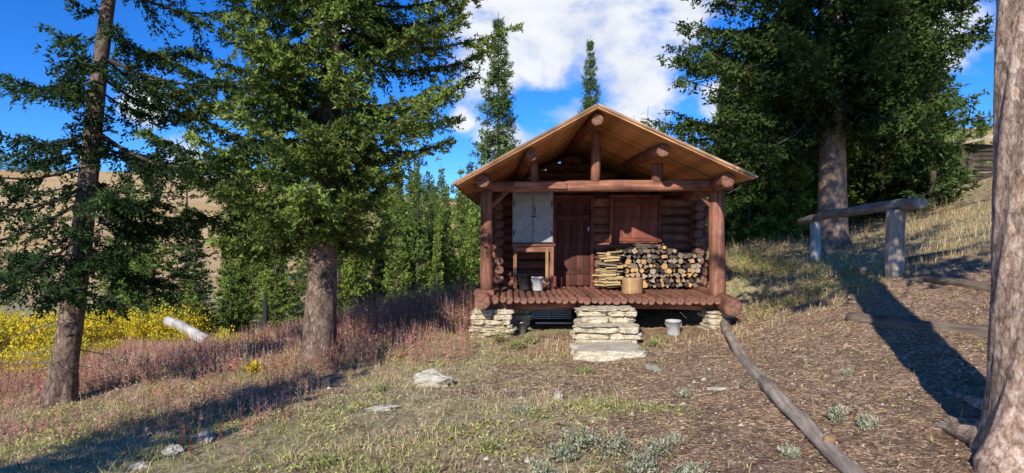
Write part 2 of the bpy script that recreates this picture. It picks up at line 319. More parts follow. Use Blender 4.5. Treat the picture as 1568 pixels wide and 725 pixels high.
# ---------------------------------------------------------------- spruce generator
def unit(v): return v/np.maximum(np.linalg.norm(v,axis=-1,keepdims=True),1e-9)
def tube_tris(P0,P1,r0,r1,k=4):
    d=unit(P1-P0);ref=np.where(np.abs(d[:,2:3])>.9,np.array([[1.,0,0]]),np.array([[0,0,1.]]));u=unit(np.cross(d,ref));w=np.cross(d,u);T=[]
    r0=np.broadcast_to(r0,(len(P0),))[:,None];r1=np.broadcast_to(r1,(len(P0),))[:,None]
    for i in range(k):
        a0=2*math.pi*i/k;a1=2*math.pi*(i+1)/k
        e0=u*math.cos(a0)+w*math.sin(a0);e1=u*math.cos(a1)+w*math.sin(a1)
        A=P0+e0*r0;B=P0+e1*r0;C=P1+e1*r1;D=P1+e0*r1
        T.append(np.stack([A,B,C],1));T.append(np.stack([A,C,D],1))
    return np.concatenate(T)
def spruce(seed,H,zc,R,nb,sp=.05,es=.02,el=.08,ew=.022,prof=.8,low=-.25,high=.5,col=(.05,.085,.022),tip=(.10,.15,.035),hang=.25,lean=(0,0),tw=.36,irr=.25,zmax=None,azf=None,dead=0,spread=.02):
    g=np.random.default_rng(seed)
    t=np.sort(g.random(nb)**1.05) ;z=zc+(H*.985-zc)*t
    if zmax: k=z<zmax;t=t[k];z=z[k]
    n=len(z);az=np.arange(n)*2.39996+g.normal(0,.35,n)
    Lb=R*(1-t)**prof*(1-.25*np.exp(-t*18))*np.clip(g.normal(1,irr,n),.35,1.6)+.12
    if azf is not None: Lb=Lb*azf(az,z)
    slope=low+(high-low)*t**.8+g.normal(0,.1,n);cur=.28+g.normal(0,.08,n)
    O=np.stack([lean[0]*z/H,lean[1]*z/H,z],1);D=np.stack([np.cos(az),np.sin(az),0*az],1)
    wob=g.normal(0,.12,n);S=np.stack([-np.sin(az),np.cos(az),0*az],1)
    def pos(i,s):
        return O[i]+D[i]*(Lb[i]*s)[:,None]+S[i]*(wob[i]*Lb[i]*s*s)[:,None]+np.array([0,0,1.])*((slope[i]*s+cur[i]*s*s*.9-.18*np.sin(s*3.1)*.5)*Lb[i])[:,None]
    parts=[];ns=5;bi=np.repeat(np.arange(n),ns);s0=np.tile(np.arange(ns)/ns,n);s1=s0+1/ns
    rb=.006+.009*Lb[bi]
    parts.append((tube_tris(pos(bi,s0),pos(bi,s1),rb*(1-s0*.85),rb*(1-s1*.85)),(.10,.075,.055),1))
    cnt=(Lb/sp).astype(int)+4;bi=np.repeat(np.arange(n),cnt);s=.10+.9*g.random(len(bi))**.85
    P=pos(bi,s);ax=unit(pos(bi,np.minimum(s+.05,1.05))-P);sd=unit(np.cross(ax,np.array([[0,0,1.]])))
    sg=np.where(g.random(len(bi))<.5,-1,1)[:,None];th=g.normal(.95,.25,len(bi))[:,None]
    td=unit(ax*np.cos(th)+sd*sg*np.sin(th)+np.array([[0,0,-1.]])*(hang+g.normal(0,.25,len(bi)))[:,None])
    tl=(np.minimum(Lb[bi],2.2)*tw*(1.05-s)**.6*g.uniform(.5,1.15,len(bi))+.09)
    c2=(tl/es).astype(int)+3;ti=np.repeat(np.arange(len(P)),c2);u=g.random(len(ti))
    E=P[ti]+td[ti]*(tl[ti]*u)[:,None]+np.array([[0,0,-1.]])*(hang*.35*tl[ti]*u*u)[:,None]+g.normal(0,spread,(len(ti),3))
    rv=unit(g.normal(0,1,(len(ti),3)));ed=unit(td[ti]*.75+rv*.75+np.array([[0,0,.15]]))
    ln=el*g.uniform(.6,1.3,len(ti))[:,None];wv=unit(np.cross(ed,unit(g.normal(0,1,(len(ti),3)))))*ew*g.uniform(.6,1.3,len(ti))[:,None]*.5
    tr=np.stack([E-wv,E+wv,E+ed*ln],1)
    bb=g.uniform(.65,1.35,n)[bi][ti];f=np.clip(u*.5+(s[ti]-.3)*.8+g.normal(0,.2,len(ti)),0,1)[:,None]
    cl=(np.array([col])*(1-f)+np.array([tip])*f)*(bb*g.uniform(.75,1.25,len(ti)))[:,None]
    parts.append((tr,cl,0))
    if dead:
        zz=g.uniform(zc*.3,zc*1.6,dead);aa=g.uniform(0,6.28,dead);p0=np.stack([lean[0]*zz/H,lean[1]*zz/H,zz],1);l=g.uniform(.3,1.1,dead)[:,None]
        dd=unit(np.stack([np.cos(aa),np.sin(aa),g.normal(-.1,.25,dead)],1));p1=p0+dd*l*.6;p2=p1+unit(dd+g.normal(0,.35,(dead,3)))*l*.5
        parts.append((tube_tris(p0,p1,.009,.005),(.22,.19,.16),1));parts.append((tube_tris(p1,p2,.005,.0015,3),(.22,.19,.16),1))
        for _ in range(3):
            q=p0+dd*l*.6*g.uniform(.3,1,(dead,1));parts.append((tube_tris(q,q+unit(dd+g.normal(0,.6,(dead,3)))*l*.3,.003,.001,3),(.22,.19,.16),1))
    return parts
def trunk(name,H,r,lean,mat,parent,seg=40,dz=.08,flare=.35,seed=0,topr=.03,namp=.05,roots=5,curve=0,zlo=-.3):
    zs=np.concatenate([np.arange(zlo,min(H,7),dz),np.linspace(min(H,7),H,12)]);a=np.arange(seg)*2*np.pi/seg
    ZZ,A=np.meshgrid(zs,a,indexing='ij');zz=np.maximum(ZZ,0)
    rr=r+(topr-r)*(zz/H)**.9
    fl=flare*np.exp(-zz/.22)*(1+.6*np.cos(A*roots+seed)+.3*np.cos(A*3+seed*2))
    nn=fbm(np.cos(A)*3+seed*7+10,ZZ*2.2+np.sin(A)*3,seed,5)-.5
    n2=fbm(np.cos(A)*1.2+seed*3+10,ZZ*.7+np.sin(A)*1.2,seed+4,3)-.5
    rr=rr*(1+fl+nn*namp*2+n2*namp*1.6)
    V=np.stack([rr*np.cos(A)+lean[0]*zz/H+curve*np.sin(zz*.9),rr*np.sin(A)+lean[1]*zz/H,ZZ],-1).reshape(-1,3)
    R=len(zs);F=[]
    for i in range(R-1):
        for k in range(seg): F.append((i*seg+k,i*seg+(k+1)%seg,(i+1)*seg+(k+1)%seg,(i+1)*seg+k))
    me=bpy.data.meshes.new(name);me.from_pydata(V.tolist(),[],F);me.materials.append(mat);me.polygons.foreach_set('use_smooth',np.ones(len(F),bool));return addobj(name,me,parent)
def tree(name,x,y,H,r,lean,mat,tp,trp={}):
    z=h1(x,y);e=empty(name,(x,y,z));trunk('trunk',H,r,lean,mat,e,**trp)
    p=spruce(lean=lean,H=H,**tp);me=trimesh('branches_and_needles',p,[M_fol,M_twig]);addobj('branches_and_needles',me,e);return e
def az1(az,z): return (1+.25*np.cos(az)*(z>3))*(1-.6*np.maximum(np.cos(az),0)*(z<2.9))
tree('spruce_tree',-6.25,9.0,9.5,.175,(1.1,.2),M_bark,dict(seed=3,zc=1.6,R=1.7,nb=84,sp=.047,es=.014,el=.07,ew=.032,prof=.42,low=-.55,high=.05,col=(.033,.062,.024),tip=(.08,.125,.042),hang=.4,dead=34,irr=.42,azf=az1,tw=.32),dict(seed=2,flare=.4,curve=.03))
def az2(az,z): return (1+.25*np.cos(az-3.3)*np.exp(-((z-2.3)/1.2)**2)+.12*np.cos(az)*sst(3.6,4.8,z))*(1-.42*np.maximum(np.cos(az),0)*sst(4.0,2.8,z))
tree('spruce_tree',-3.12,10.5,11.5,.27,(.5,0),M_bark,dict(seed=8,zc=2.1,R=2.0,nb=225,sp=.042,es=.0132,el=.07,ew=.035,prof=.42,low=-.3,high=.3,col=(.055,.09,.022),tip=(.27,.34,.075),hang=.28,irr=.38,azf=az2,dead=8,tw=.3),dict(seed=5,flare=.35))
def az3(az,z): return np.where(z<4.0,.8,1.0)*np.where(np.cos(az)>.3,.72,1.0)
tree('spruce_tree',7.85,16.0,15,.36,(0,0),M_barkm,dict(seed=12,zc=3.2,R=4.4,nb=270,sp=.075,es=.027,el=.13,ew=.065,prof=.55,low=-.55,high=.25,col=(.03,.055,.018),tip=(.10,.15,.04),hang=.55,tw=.3,irr=.25,azf=az3,spread=.05),dict(seed=7,flare=.3))  # needle colours set darker to stand in for shadow on this crown
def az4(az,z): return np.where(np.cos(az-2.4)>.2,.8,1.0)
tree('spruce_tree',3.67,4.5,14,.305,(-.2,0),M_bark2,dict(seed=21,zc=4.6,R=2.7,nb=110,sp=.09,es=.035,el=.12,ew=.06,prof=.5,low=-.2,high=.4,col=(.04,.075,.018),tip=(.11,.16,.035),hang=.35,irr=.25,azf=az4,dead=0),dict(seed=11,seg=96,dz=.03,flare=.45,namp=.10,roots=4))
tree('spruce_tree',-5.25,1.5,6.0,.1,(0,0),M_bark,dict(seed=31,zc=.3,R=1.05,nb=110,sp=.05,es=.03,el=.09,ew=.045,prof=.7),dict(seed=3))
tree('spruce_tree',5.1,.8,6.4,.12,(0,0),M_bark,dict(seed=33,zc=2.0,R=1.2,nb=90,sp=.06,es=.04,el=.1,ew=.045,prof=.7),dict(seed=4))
e=empty('tree_root');
for i,(pa,pb,ra) in enumerate([((3.75,4.75),(4.1,6.2),.10),((3.7,4.8),(3.7,5.9),.09),((3.5,4.7),(3.5,5.5),.07)]):
    log('root_%d'%i,(pa[0],pa[1],h1(*pa)+.04),(pb[0],pb[1],h1(*pb)-.06),ra*1.4,ra*.4,M_bark2,M_bark2,e,amp=.2,bend=.05)
# ---------------------------------------------------------------- distant trees
templ=[]
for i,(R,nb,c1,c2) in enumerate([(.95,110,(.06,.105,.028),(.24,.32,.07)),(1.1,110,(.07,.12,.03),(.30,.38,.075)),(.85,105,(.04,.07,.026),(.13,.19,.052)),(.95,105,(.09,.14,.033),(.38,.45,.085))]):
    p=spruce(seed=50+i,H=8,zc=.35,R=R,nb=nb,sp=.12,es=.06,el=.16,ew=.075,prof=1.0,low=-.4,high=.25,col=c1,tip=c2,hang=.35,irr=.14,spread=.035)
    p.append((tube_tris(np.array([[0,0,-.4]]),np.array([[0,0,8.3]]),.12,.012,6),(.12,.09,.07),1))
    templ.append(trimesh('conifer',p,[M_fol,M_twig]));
ps=spruce(seed=70,H=13,zc=1,R=1.75,nb=290,sp=.08,es=.05,el=.14,ew=.06,prof=1.0,low=-.5,high=.25,col=(.055,.095,.028),tip=(.17,.24,.06),hang=.4,irr=.2,spread=.05)
ps.append((tube_tris(np.array([[0,0,-.4]]),np.array([[0,0,13.2]]),.16,.01,6),(.12,.09,.07),1));spire=trimesh('spire',ps,[M_fol,M_twig])
lowt=[]
for i in range(2):
    p=spruce(seed=90+i,H=8,zc=.3,R=1.1,nb=45,sp=.3,es=.14,el=.32,ew=.17,prof=1.0,col=(.06,.105,.032),tip=(.16,.22,.06));lowt.append(trimesh('far_conifer',p,[M_fol,M_twig]))
def put(me,x,y,H,base,parent,wid=1.0,name=None):
    o=bpy.data.objects.new(name or 'conifer',me);COL.objects.link(o);o.parent=parent;s=H/base
    o.location=(x,y,h1(x,y)-.1);o.rotation_euler=(0,0,random.uniform(0,6.28));o.scale=(s*wid,s*wid,s);return o
e=empty('tall_spruce_tree');put(spire,-.62,30,11.8-h1(-.62,30)+.1,13,e,1.0)
e=empty('tall_spruce_tree');put(spire,4.2,35,12.3-h1(4.2,35)+.1,13,e,.8)
e=empty('tall_spruce_tree');put(spire,7.3,22,7.3-h1(7.3,22),13,e,1.4)
FOR=empty('conifer_forest')
def fan(n,px0,px1,d0,d1,h0,h1_,ms=templ,base=8,w=1.0):
    for _ in range(n):
        d=random.uniform(d0,d1);x=(random.uniform(px0,px1)-784)/1000*d
        put(random.choice(ms),x,d,random.uniform(h0,h1_),base,FOR,w*random.uniform(.75,1.15))
fan(24,490,745,21,32,2.2,5.6);fan(30,330,745,34,62,4.5,9.0);fan(10,350,520,21,30,2.6,5.5);fan(10,560,745,24,36,5.5,7.2,w=.85)
fan(5,140,250,22,27,5.0,6.4,[templ[2],templ[0]],w=1.3)
put(templ[2],-12.2,24.5,6.2,8,FOR,1.5);put(templ[2],-10.2,21,3.7,8,FOR,1.7);put(templ[3],-10.4,18.5,1.3,8,FOR,1.5);put(templ[3],-9.6,19.5,1.9,8,FOR,1.5);put(templ[1],-7.6,21,3.4,8,FOR,1.5);put(templ[3],-8.4,22.5,3.2,8,FOR,1.5)
fan(38,1100,1240,21,30,4.5,8.0);fan(34,1240,1440,21,40,5,9,w=1.2);fan(22,745,1100,28,60,4,6.5);fan(20,1380,1568,34,60,4,6.5)
fan(6,1390,1430,19,23,5.0,8.0,[templ[2]],w=1.4)
for _ in range(400):
    y=random.uniform(70,215);x=random.uniform(-.14*y,1.15*y)
    put(random.choice(lowt),x,y,random.uniform(5,9),8,FOR,random.uniform(.7,1.1))
for _ in range(70):
    y=random.uniform(90,215);x=random.uniform(-.24*y,-.1*y);put(random.choice(lowt),x,y,random.uniform(5,8),8,FOR)
for _ in range(40):
    y=random.uniform(212,225);x=random.uniform(-.83*y,-.68*y);put(random.choice(lowt),x,y,random.uniform(4,8),8,FOR)
def snag(x,y,H,r=.06):
    g=np.random.default_rng(int(abs(x*100)));n=26;z=g.uniform(.35,.97,n)*H;a=g.uniform(0,6.28,n);l=(1.05-z/H)*H*.09+.1
    P0=np.stack([0*z,0*z,z],1);P1=P0+np.stack([np.cos(a)*l,np.sin(a)*l,-.15*l],1)
    p=[(tube_tris(np.array([[0,0,-.3]]),np.array([[g.normal(0,.15),0,H]]),r,.012,8),(.26,.23,.2),0),(tube_tris(P0,P1,.012,.004,3),(.26,.23,.2),0)]
    o=addobj('dead_snag_tree',trimesh('dead_snag_tree',p,[M_twig]));o.location=(x,y,h1(x,y))
for x,y,zt in [(-4.0,27,6.3),(-3.9,26.3,4.6),(6.0,30,7.7),(7.2,31,8.0),(6.7,32,6.3),(27,40,11.5),(28.5,42,9.5),(24.5,38,9),(-7.9,31,3.8)]:
    snag(x,y,zt-h1(x,y))
# ---------------------------------------------------------------- CABIN
cab=empty('log_cabin')
XL,XR=-.47,3.76;CX=1.42
def rl(n,a,b_,r0,r1=None,**k): return log(n,a,b_,r0,r1 or r0,M_red,M_redend,cab,**k)
YF,YB=10.8,18.2;AP=3.84
EAVE=((-.92,2.56),(4.0,2.66))
for side,(xe,ZE) in enumerate(EAVE):
    run=abs(xe-CX);rise=AP-ZE;Ls=math.hypot(run,rise)
    sgn=-1 if side==0 else 1
    dirv=Vector((sgn*run,0,-rise)).normalized();nrm=Vector((sgn*rise,0,run)).normalized()
    y=YF;k=0
    while y<YB:
        w=.145+random.uniform(-.01,.01)
        p=PB();p.box((0,0,0),(w-.006,.024,Ls));o=p.build('roof_board_%d_%d'%(side,k),[M_board],cab,.003)
        zc_=dirv;xc=Vector((0,1,0));yc=zc_.cross(xc)
        R=Matrix((xc,yc,zc_)).transposed();c=Vector((CX,y+w/2,AP))+dirv*Ls/2+nrm*random.uniform(-.002,.002)
        o.matrix_local=Matrix.Translation(c)@R.to_4x4();y+=w;k+=1
    for nm,off,th,yf,ex in (('roof_covering',.045,.03,YF-.02,.05),('roof_edge_board',.0215,.014,YF-.012,.03)):
        p=PB();p.box((0,0,0),(YB-yf,th,Ls+ex));o=p.build('%s_%d'%(nm,side),[M_fasc],cab)
        c=Vector((CX,(YB+yf)/2,AP))+dirv*(Ls/2+ex/2)+nrm*off;o.matrix_local=Matrix.Translation(c)@R.to_4x4()
def under(x):
    xe,ZE=EAVE[0] if x<CX else EAVE[1];return AP-(AP-ZE)*abs(x-CX)/abs(xe-CX)-.02
rl('ridge_log',(CX+.02,10.95,under(CX)-.15),(CX+.02,18.0,under(CX)-.15),.105,seed=1)
rl('purlin_left',(.33,11.1,under(.33)-.125),(.33,18.0,under(.33)-.125),.105,seed=2);rl('purlin_right',(2.58,11.1,under(2.58)-.125),(2.58,18.0,under(2.58)-.125),.11,seed=3)
rl('plate_left',(XL-.03,11.05,under(XL)-.145),(XL+.1,18.0,under(XL)-.14),.115,seed=4);rl('plate_right',(XR-.1,11.05,under(XR-.1)-.145),(XR-.1,18.0,under(XR-.1)-.145),.12,seed=5)
rl('tie_beam',(-.70,12.0,2.62),(4.05,12.0,2.66),.10,.115,seed=6,bend=.003)
bx('beam_splice',(.52,11.88,2.63),(.95,.05,.12),M_red,cab)
rl('king_post',(1.53,12.0,2.68),(1.53,12.0,3.62),.085,seed=7);rl('short_post_left',(.42,12.0,2.68),(.38,12.0,3.07),.08,seed=8);rl('short_post_right',(2.66,12.0,2.68),(2.66,12.0,3.05),.10,seed=9)
rl('porch_post_left',(XL,12.0,.72),(XL,12.0,2.56),.115,.11,seed=10,bend=.004);rl('porch_post_right',(XR,12.0,.55),(XR,12.0,2.56),.15,.14,seed=11,bend=.004)
for s,x in ((1,XL),(-1,XR)):
    bx('knee_brace',(x+s*.24,12.0,2.38),(.06,.1,.5),M_red,cab,rot=Matrix.Rotation(math.radians(45*s),3,'Y'))
YW=14.2
rl('side_sill_left',(XL-.04,11.3,.56),(XL-.04,YW,.56),.14,seed=12);rl('side_sill_right',(XR+.06,11.25,.47),(XR+.06,YW,.5),.16,seed=13)
bx('post_foot_left',(XL-.03,11.95,.68),(.36,.42,.1),M_red,cab,.02)
rl('front_sill',(XL-.1,12.0,.42),(XR+.1,12.0,.42),.10,seed=14);rl('mid_sill',(XL-.1,13.0,.42),(XR+.1,13.0,.42),.10,seed=15)
x=XL+.17;k=0
while x<XR-.1:
    r=random.uniform(.056,.074);zt=.645-.03*(x-XL)/4.2
    rl('porch_pole_%d'%k,(x,11.52+random.uniform(-.06,.06),zt-r),(x,YW-.07,zt-r+.01),r,seed=100+k,bend=.002,seg=14);x+=2*r-.002;k+=1
z=.72;k=0;r=.098
while z<3.7:
    if z>2.52:
        zz=z+.14
        xa=CX-(AP-zz)/((AP-EAVE[0][1])/(CX-EAVE[0][0]));xb=CX+(AP-zz)/((AP-EAVE[1][1])/(EAVE[1][0]-CX))
    else: xa,xb=-.62,4.28
    xa=max(xa,-.62);xb=min(xb,4.28)
    if xb-xa>.3:
        for nm,yy in (('front',YW if z<2.52 else 15.9),('back',17.6)): rl('wall_log_%s_%d'%(nm,k),(xa+random.uniform(0,.08)*(z<2.5),yy,z),(xb-random.uniform(0,.08)*(z<2.5),yy,z),r*random.uniform(.97,1.05),seed=200+k,bend=.001)
    if z<2.5:
        for nm,xx in (('left',-.27),('right',3.95)):
            if xx>0 and z>2.3: continue
            rl('wall_log_%s_%d'%(nm,k),(xx,13.75+random.uniform(-.08,.1),z+r*.9),(xx,17.95,z+r*.9),r,seed=300+k,bend=.001)
    z+=2*r*.97;k+=1
p=PB();p.box((1.84,15.9,1.5),(4.0,3.2,1.8));p.box((1.84,15.9,.2),(4.1,3.2,.8));p.build('cabin_core',[M_dkbrown],cab)  # solid filler; its dark colour stands in for deep shade under the porch
yd=YW-.13
for i in range(5): bx('door_plank_%d'%i,(1.025+.145*i,yd,1.55),(.141,.04,1.80),M_door,cab,.004)
bx('door_jamb_left',(.915,yd-.015,1.58),(.07,.08,1.9),M_shut,cab);bx('door_jamb_right',(1.72,yd-.015,1.58),(.07,.08,1.9),M_shut,cab);bx('door_head',(1.317,yd-.02,2.54),(.9,.09,.09),M_shut,cab)
bx('door_ledge',(1.315,yd-.03,2.1),(.7,.02,.11),M_door,cab);bx('door_ledge_low',(1.315,yd-.03,.95),(.7,.02,.11),M_door,cab)
p=PB();p.box((1.64,yd-.035,1.86),(.045,.02,.09));p.box((1.64,yd-.06,1.86),(.03,.04,.03));p.build('door_latch',[M_steel],cab,.004)
ys=YW-.135
for i in range(5): bx('shutter_board_%d'%i,(2.28+.19*i,ys,2.02),(.186,.035,.98),M_shut,cab,.004)
bx('shutter_rail_top',(2.66,ys-.025,2.40),(.94,.02,.09),M_shut,cab);bx('shutter_rail_bottom',(2.66,ys-.025,1.64),(.94,.02,.09),M_shut,cab)
bx('window_head',(2.66,ys-.015,2.555),(1.14,.09,.08),M_shut,cab);bx('window_sill_board',(2.66,ys-.015,1.49),(1.14,.09,.07),M_shut,cab)
bx('window_casing_a',(2.14,ys-.01,2.02),(.08,.07,.98),M_shut,cab);bx('window_casing_b',(3.18,ys-.01,2.02),(.08,.07,.98),M_shut,cab)
cb=empty('storage_cabinet',(0.0,.25,.02))
bx('case',(.42,13.08,2.06),(.82,.36,1.02),M_cab,cb);bx('door_a',(.215,12.885,2.06),(.385,.025,.96),M_cab,cb,.008);bx('door_b',(.62,12.883,2.05),(.385,.025,.97),M_cab,cb,.008)
for z_ in (1.75,2.35):
    bx('hinge',(.04,12.86,z_),(.03,.02,.09),M_dark,cb,0);bx('hinge',(.8,12.86,z_),(.03,.02,.09),M_dark,cb,0)
bx('latch',(.43,12.862,2.08),(.10,.02,.03),M_dark,cb,0);bx('hasp',(.46,12.86,2.2),(.025,.02,.14),M_dark,cb,0)
ts=empty('wooden_stand',(0,.25,.02))
for x_ in (.06,.80):
    for y_ in (12.86,13.2): bx('leg',(x_,y_,1.06),(.07,.07,.86),M_red,ts)
bx('top',(.43,13.03,1.51),(.88,.44,.05),M_red,ts);bx('apron',(.43,12.85,1.42),(.68,.03,.11),M_red,ts);bx('shelf',(.43,13.05,.80),(.74,.36,.03),M_door,ts);bx('side_post',(.70,12.84,1.1),(.06,.04,.7),M_fresh,ts)
def bucket(name,x,y,z,r,hh,mat,lid=False):
    V=[];F=[];seg=28;prof=[(r*.0,0),(r*.84,0),(r*.88,.01),(r*.98,hh-.03),(r*1.05,hh-.03),(r*1.05,hh),(r*.95,hh)]+([(0,hh+.01)] if lid else [(r*.84,.02),(0,.02)])
    for rr,zz in prof:
        for k in range(seg): V.append((rr*math.cos(6.28318*k/seg),rr*math.sin(6.28318*k/seg),zz))
    for i in range(len(prof)-1):
        for k in range(seg): F.append((i*seg+k,i*seg+(k+1)%seg,(i+1)*seg+(k+1)%seg,(i+1)*seg+k))
    b0=len(V)
    for j in range(13):
        a=math.pi*j/12
        for k in range(6):
            t=6.2832*k/6;rr=r*1.07+.005*math.cos(t)
            V.append((rr*math.cos(a),-rr*math.sin(a)*.75+.005*math.sin(t),hh-.05-rr*math.sin(a)*.55+.004*math.sin(t)))
    for j in range(12):
        for k in range(6):F.append((b0+j*6+k,b0+j*6+(k+1)%6,b0+(j+1)*6+(k+1)%6,b0+(j+1)*6+k))
    me=bpy.data.meshes.new(name);me.from_pydata(V,[],F);me.materials.append(mat);me.polygons.foreach_set('use_smooth',np.array([len(f)>0 for f in F]));o=addobj(name,me);o.location=(x,y,z)
bucket('dark_bucket',.25,12.85,.65,.12,.31,M_dark,True);bucket('white_bucket',.50,12.7,.65,.115,.27,M_wht);bucket('white_bucket',2.95,11.95,h1(2.95,11.95)+.0,.14,.27,M_wht);bucket('metal_can',.18,12.1,h1(.18,12.1),.08,.22,M_steel)
# woodpile
p=PB();rr=random.Random(5)
def piece(x,z,s,y0,y1,ec,sc):
    n=rr.choice([3,3,4,4,5,6]);ph=rr.uniform(0,6.28)
    pts=[(x+s*rr.uniform(.75,1.1)*math.cos(ph+6.283*i/n),z+s*rr.uniform(.7,1.05)*math.sin(ph+6.283*i/n)) for i in range(n)]
    p.prism(pts,y0,y1,ec,sc)
z=.71;row=0
while z<1.56:
    x=2.05+ (0.1 if row%2 else 0)+.35*max(0,(z-1.2))
    while x<3.83:
        top=1.50-.20*max(0,(x-3.0))**1.2+.05*math.sin(x*5)
        s=rr.uniform(.045,.08)
        if z<top:
            t=rr.random();f=rr.uniform(.75,1.2)
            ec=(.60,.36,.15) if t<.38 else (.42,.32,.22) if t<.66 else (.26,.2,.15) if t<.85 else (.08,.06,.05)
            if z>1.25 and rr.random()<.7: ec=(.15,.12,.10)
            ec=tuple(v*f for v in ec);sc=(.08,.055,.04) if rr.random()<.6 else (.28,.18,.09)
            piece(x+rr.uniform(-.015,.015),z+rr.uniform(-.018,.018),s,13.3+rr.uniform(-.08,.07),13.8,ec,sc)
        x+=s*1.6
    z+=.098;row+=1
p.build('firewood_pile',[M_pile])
p=PB()
for i in range(60):
    z_=.70+.021*(i%34)+rr.uniform(0,.008);x_=2.0+rr.uniform(-.10,.10)-(.0 if i<34 else .12)
    Rm=(Matrix.Rotation(rr.uniform(-.3,.3),3,'Z')@Matrix.Rotation(rr.uniform(-.12,.12),3,'Y'))
    f=rr.uniform(.75,1.15);c=(.58*f,.42*f,.2*f) if rr.random()<.7 else (.3*f,.23*f,.16*f)
    p.box((x_,13.2+rr.uniform(-.1,.1),z_),(rr.uniform(.22,.40),rr.uniform(.06,.3),rr.uniform(.02,.035)),c,Rm)
p.build('kindling_stack',[M_pile])
log('chopping_block',(2.28,12.4,.62),(2.28,12.4,.92),.20,.19,M_fresh,M_freshend,None,seg=28,amp=.08,cham=.97)
# stone piers and steps
pr=empty('stone_pier');
def stack(parent,x0,x1,y0,y1,z0,z1,seed):
    rs=random.Random(seed);z=z0;k=0
    while z<z1-.02:
        t=min(rs.uniform(.05,.12),z1-z)
        x=x0+rs.uniform(-.07,.05)
        while x<x1-.08:
            w=min(rs.uniform(.22,.75),x1-x+.05);
            if x1-(x+w)<.12:w=x1-x+rs.uniform(-.05,.06)
            dy=rs.uniform(-.07,.07)
            rock('slab',(x+w/2,(y0+y1)/2+dy,z+t/2),(w*1.0,(y1-y0),t*.98),M_stone,parent,p=8,amp=.12,seed=rs.randint(0,9999),rotz=rs.uniform(-.1,.1));x+=w*.985;k+=1
        z+=t*.97
stack(pr,-.72,.02,11.65,12.25,-.2,.40,1)
pr=empty('stone_pier');stack(pr,3.55,3.95,11.7,12.3,-.15,.36,2)
pr=empty('stone_pier');stack(pr,.02,.35,12.5,13.0,-.1,.32,3)
st=empty('stone_steps');stack(st,1.18,2.12,11.2,11.9,-.2,.47,4);stack(st,1.10,2.14,10.85,11.3,-.2,.22,5)
rock('step_slab',(1.5,10.15,-.12),(1.12,.95,.24),M_stone,st,p=9,amp=.1,seed=8);rock('step_slab',(1.3,9.75,-.16),(.62,.3,.2),M_stone,st,p=7,amp=.12,seed=18)
p=PB()
for i in range(7): p.box((.75,12.3+.03*i,.16+.03*i),(.75,.012,.012))
for i in range(3): p.box((.45+.3*i,12.39,.25),(.012,.24,.012),M=Matrix.Rotation(.78,3,'X'))
p.box((.8,12.6,.05),(.7,.3,.03));p.build('metal_grate',[M_steel])
# ---------------------------------------------------------------- other objects
rf=empty('rail_fence')
log('post_near',(6.05,10.3,.95),(6.05,10.3,2.12),.15,.14,M_gray,M_grayend,rf,seg=20,amp=.12);log('post_far',(6.72,14.5,1.0),(6.72,14.5,2.03),.12,.115,M_white,M_grayend,rf,amp=.1)
log('rail',(6.66,15.1,2.05),(6.10,9.75,2.20),.075,.10,M_gray,M_grayend,rf,amp=.12,bend=.012)
def glog(name,a,b_,r0,r1,mat=M_brownlog,up=.5,bend=.015):
    return log(name,(a[0],a[1],h1(*a)+r0*up),(b_[0],b_[1],h1(*b_)+r1*up),r0,r1,mat,M_grayend,None,amp=.16,bend=bend,seed=a[0])
glog('fallen_pole',(3.9,12.1),(2.28,4.1),.08,.055,M_gray,.8,.02)
glog('fallen_log',(4.75,9.2),(5.35,7.0),.08,.10,up=.2);glog('fallen_log',(6.1,9.6),(6.3,8.4),.07,.08,up=.2);glog('fallen_log',(6.8,11.2),(7.5,9.9),.07,.08,up=.2);glog('fallen_log',(5.2,12.4),(6.6,11.9),.05,.05)
log('fallen_log',(-9.5,18.0,-.62),(-7.75,16.6,-.98),.12,.15,M_white,M_grayend,None,amp=.15,seed=3)
log('wood_stub',(2.40,5.0,h1(2.40,5)-.02),(2.43,4.98,h1(2.40,5)+.13),.045,.045,M_fresh,M_freshend)
sn=empty('burnt_stump');zs=h1(-6.95,18);log('stump',(-6.95,18,zs-.2),(-6.8,18,zs+1.35),.16,.04,plain('charred_wood',(.03,.024,.02),.9),M_dkbrown,sn,amp=.3,bend=.04);log('limb',(-6.9,18,zs+.3),(-7.3,17.8,zs+.0),.08,.06,M_brownlog,M_dkbrown,sn,amp=.3)
sh=empty('log_shed');sx,sy=16.0,23.2;zb=h1(16.6,23.2)
for k in range(8):
    log('wall_front_%d'%k,(sx,sy,zb+.05+.17*k),(sx+2.6,sy,zb+.05+.17*k),.09,.09,M_darklog,M_darklog,sh);log('wall_side_%d'%k,(sx+.15,sy-.2,zb+.13+.17*k),(sx+.15,sy+2.6,zb+.13+.17*k),.09,.09,M_darklog,M_darklog,sh)
p=PB();p.box((sx+1.3,sy+1.1,zb+1.6),(3.4,3.4,.09),M=Matrix.Rotation(-.2,3,'Y'));p.build('roof',[M_gray],sh)
log('shed_post',(sx-.3,sy-.4,zb-.3),(sx-.3,sy-.4,zb+1.35),.06,.06,M_darklog,M_grayend,sh)
ps_=empty('stacked_log_pile')
for i in range(7):
    o=glog('stacked_log',(13.4+.15*i,21.5+.1*i),(14.6+.1*i,21.6+.2*i),.08,.07,M_gray,1+(i%3)*1.7);o.parent=ps_
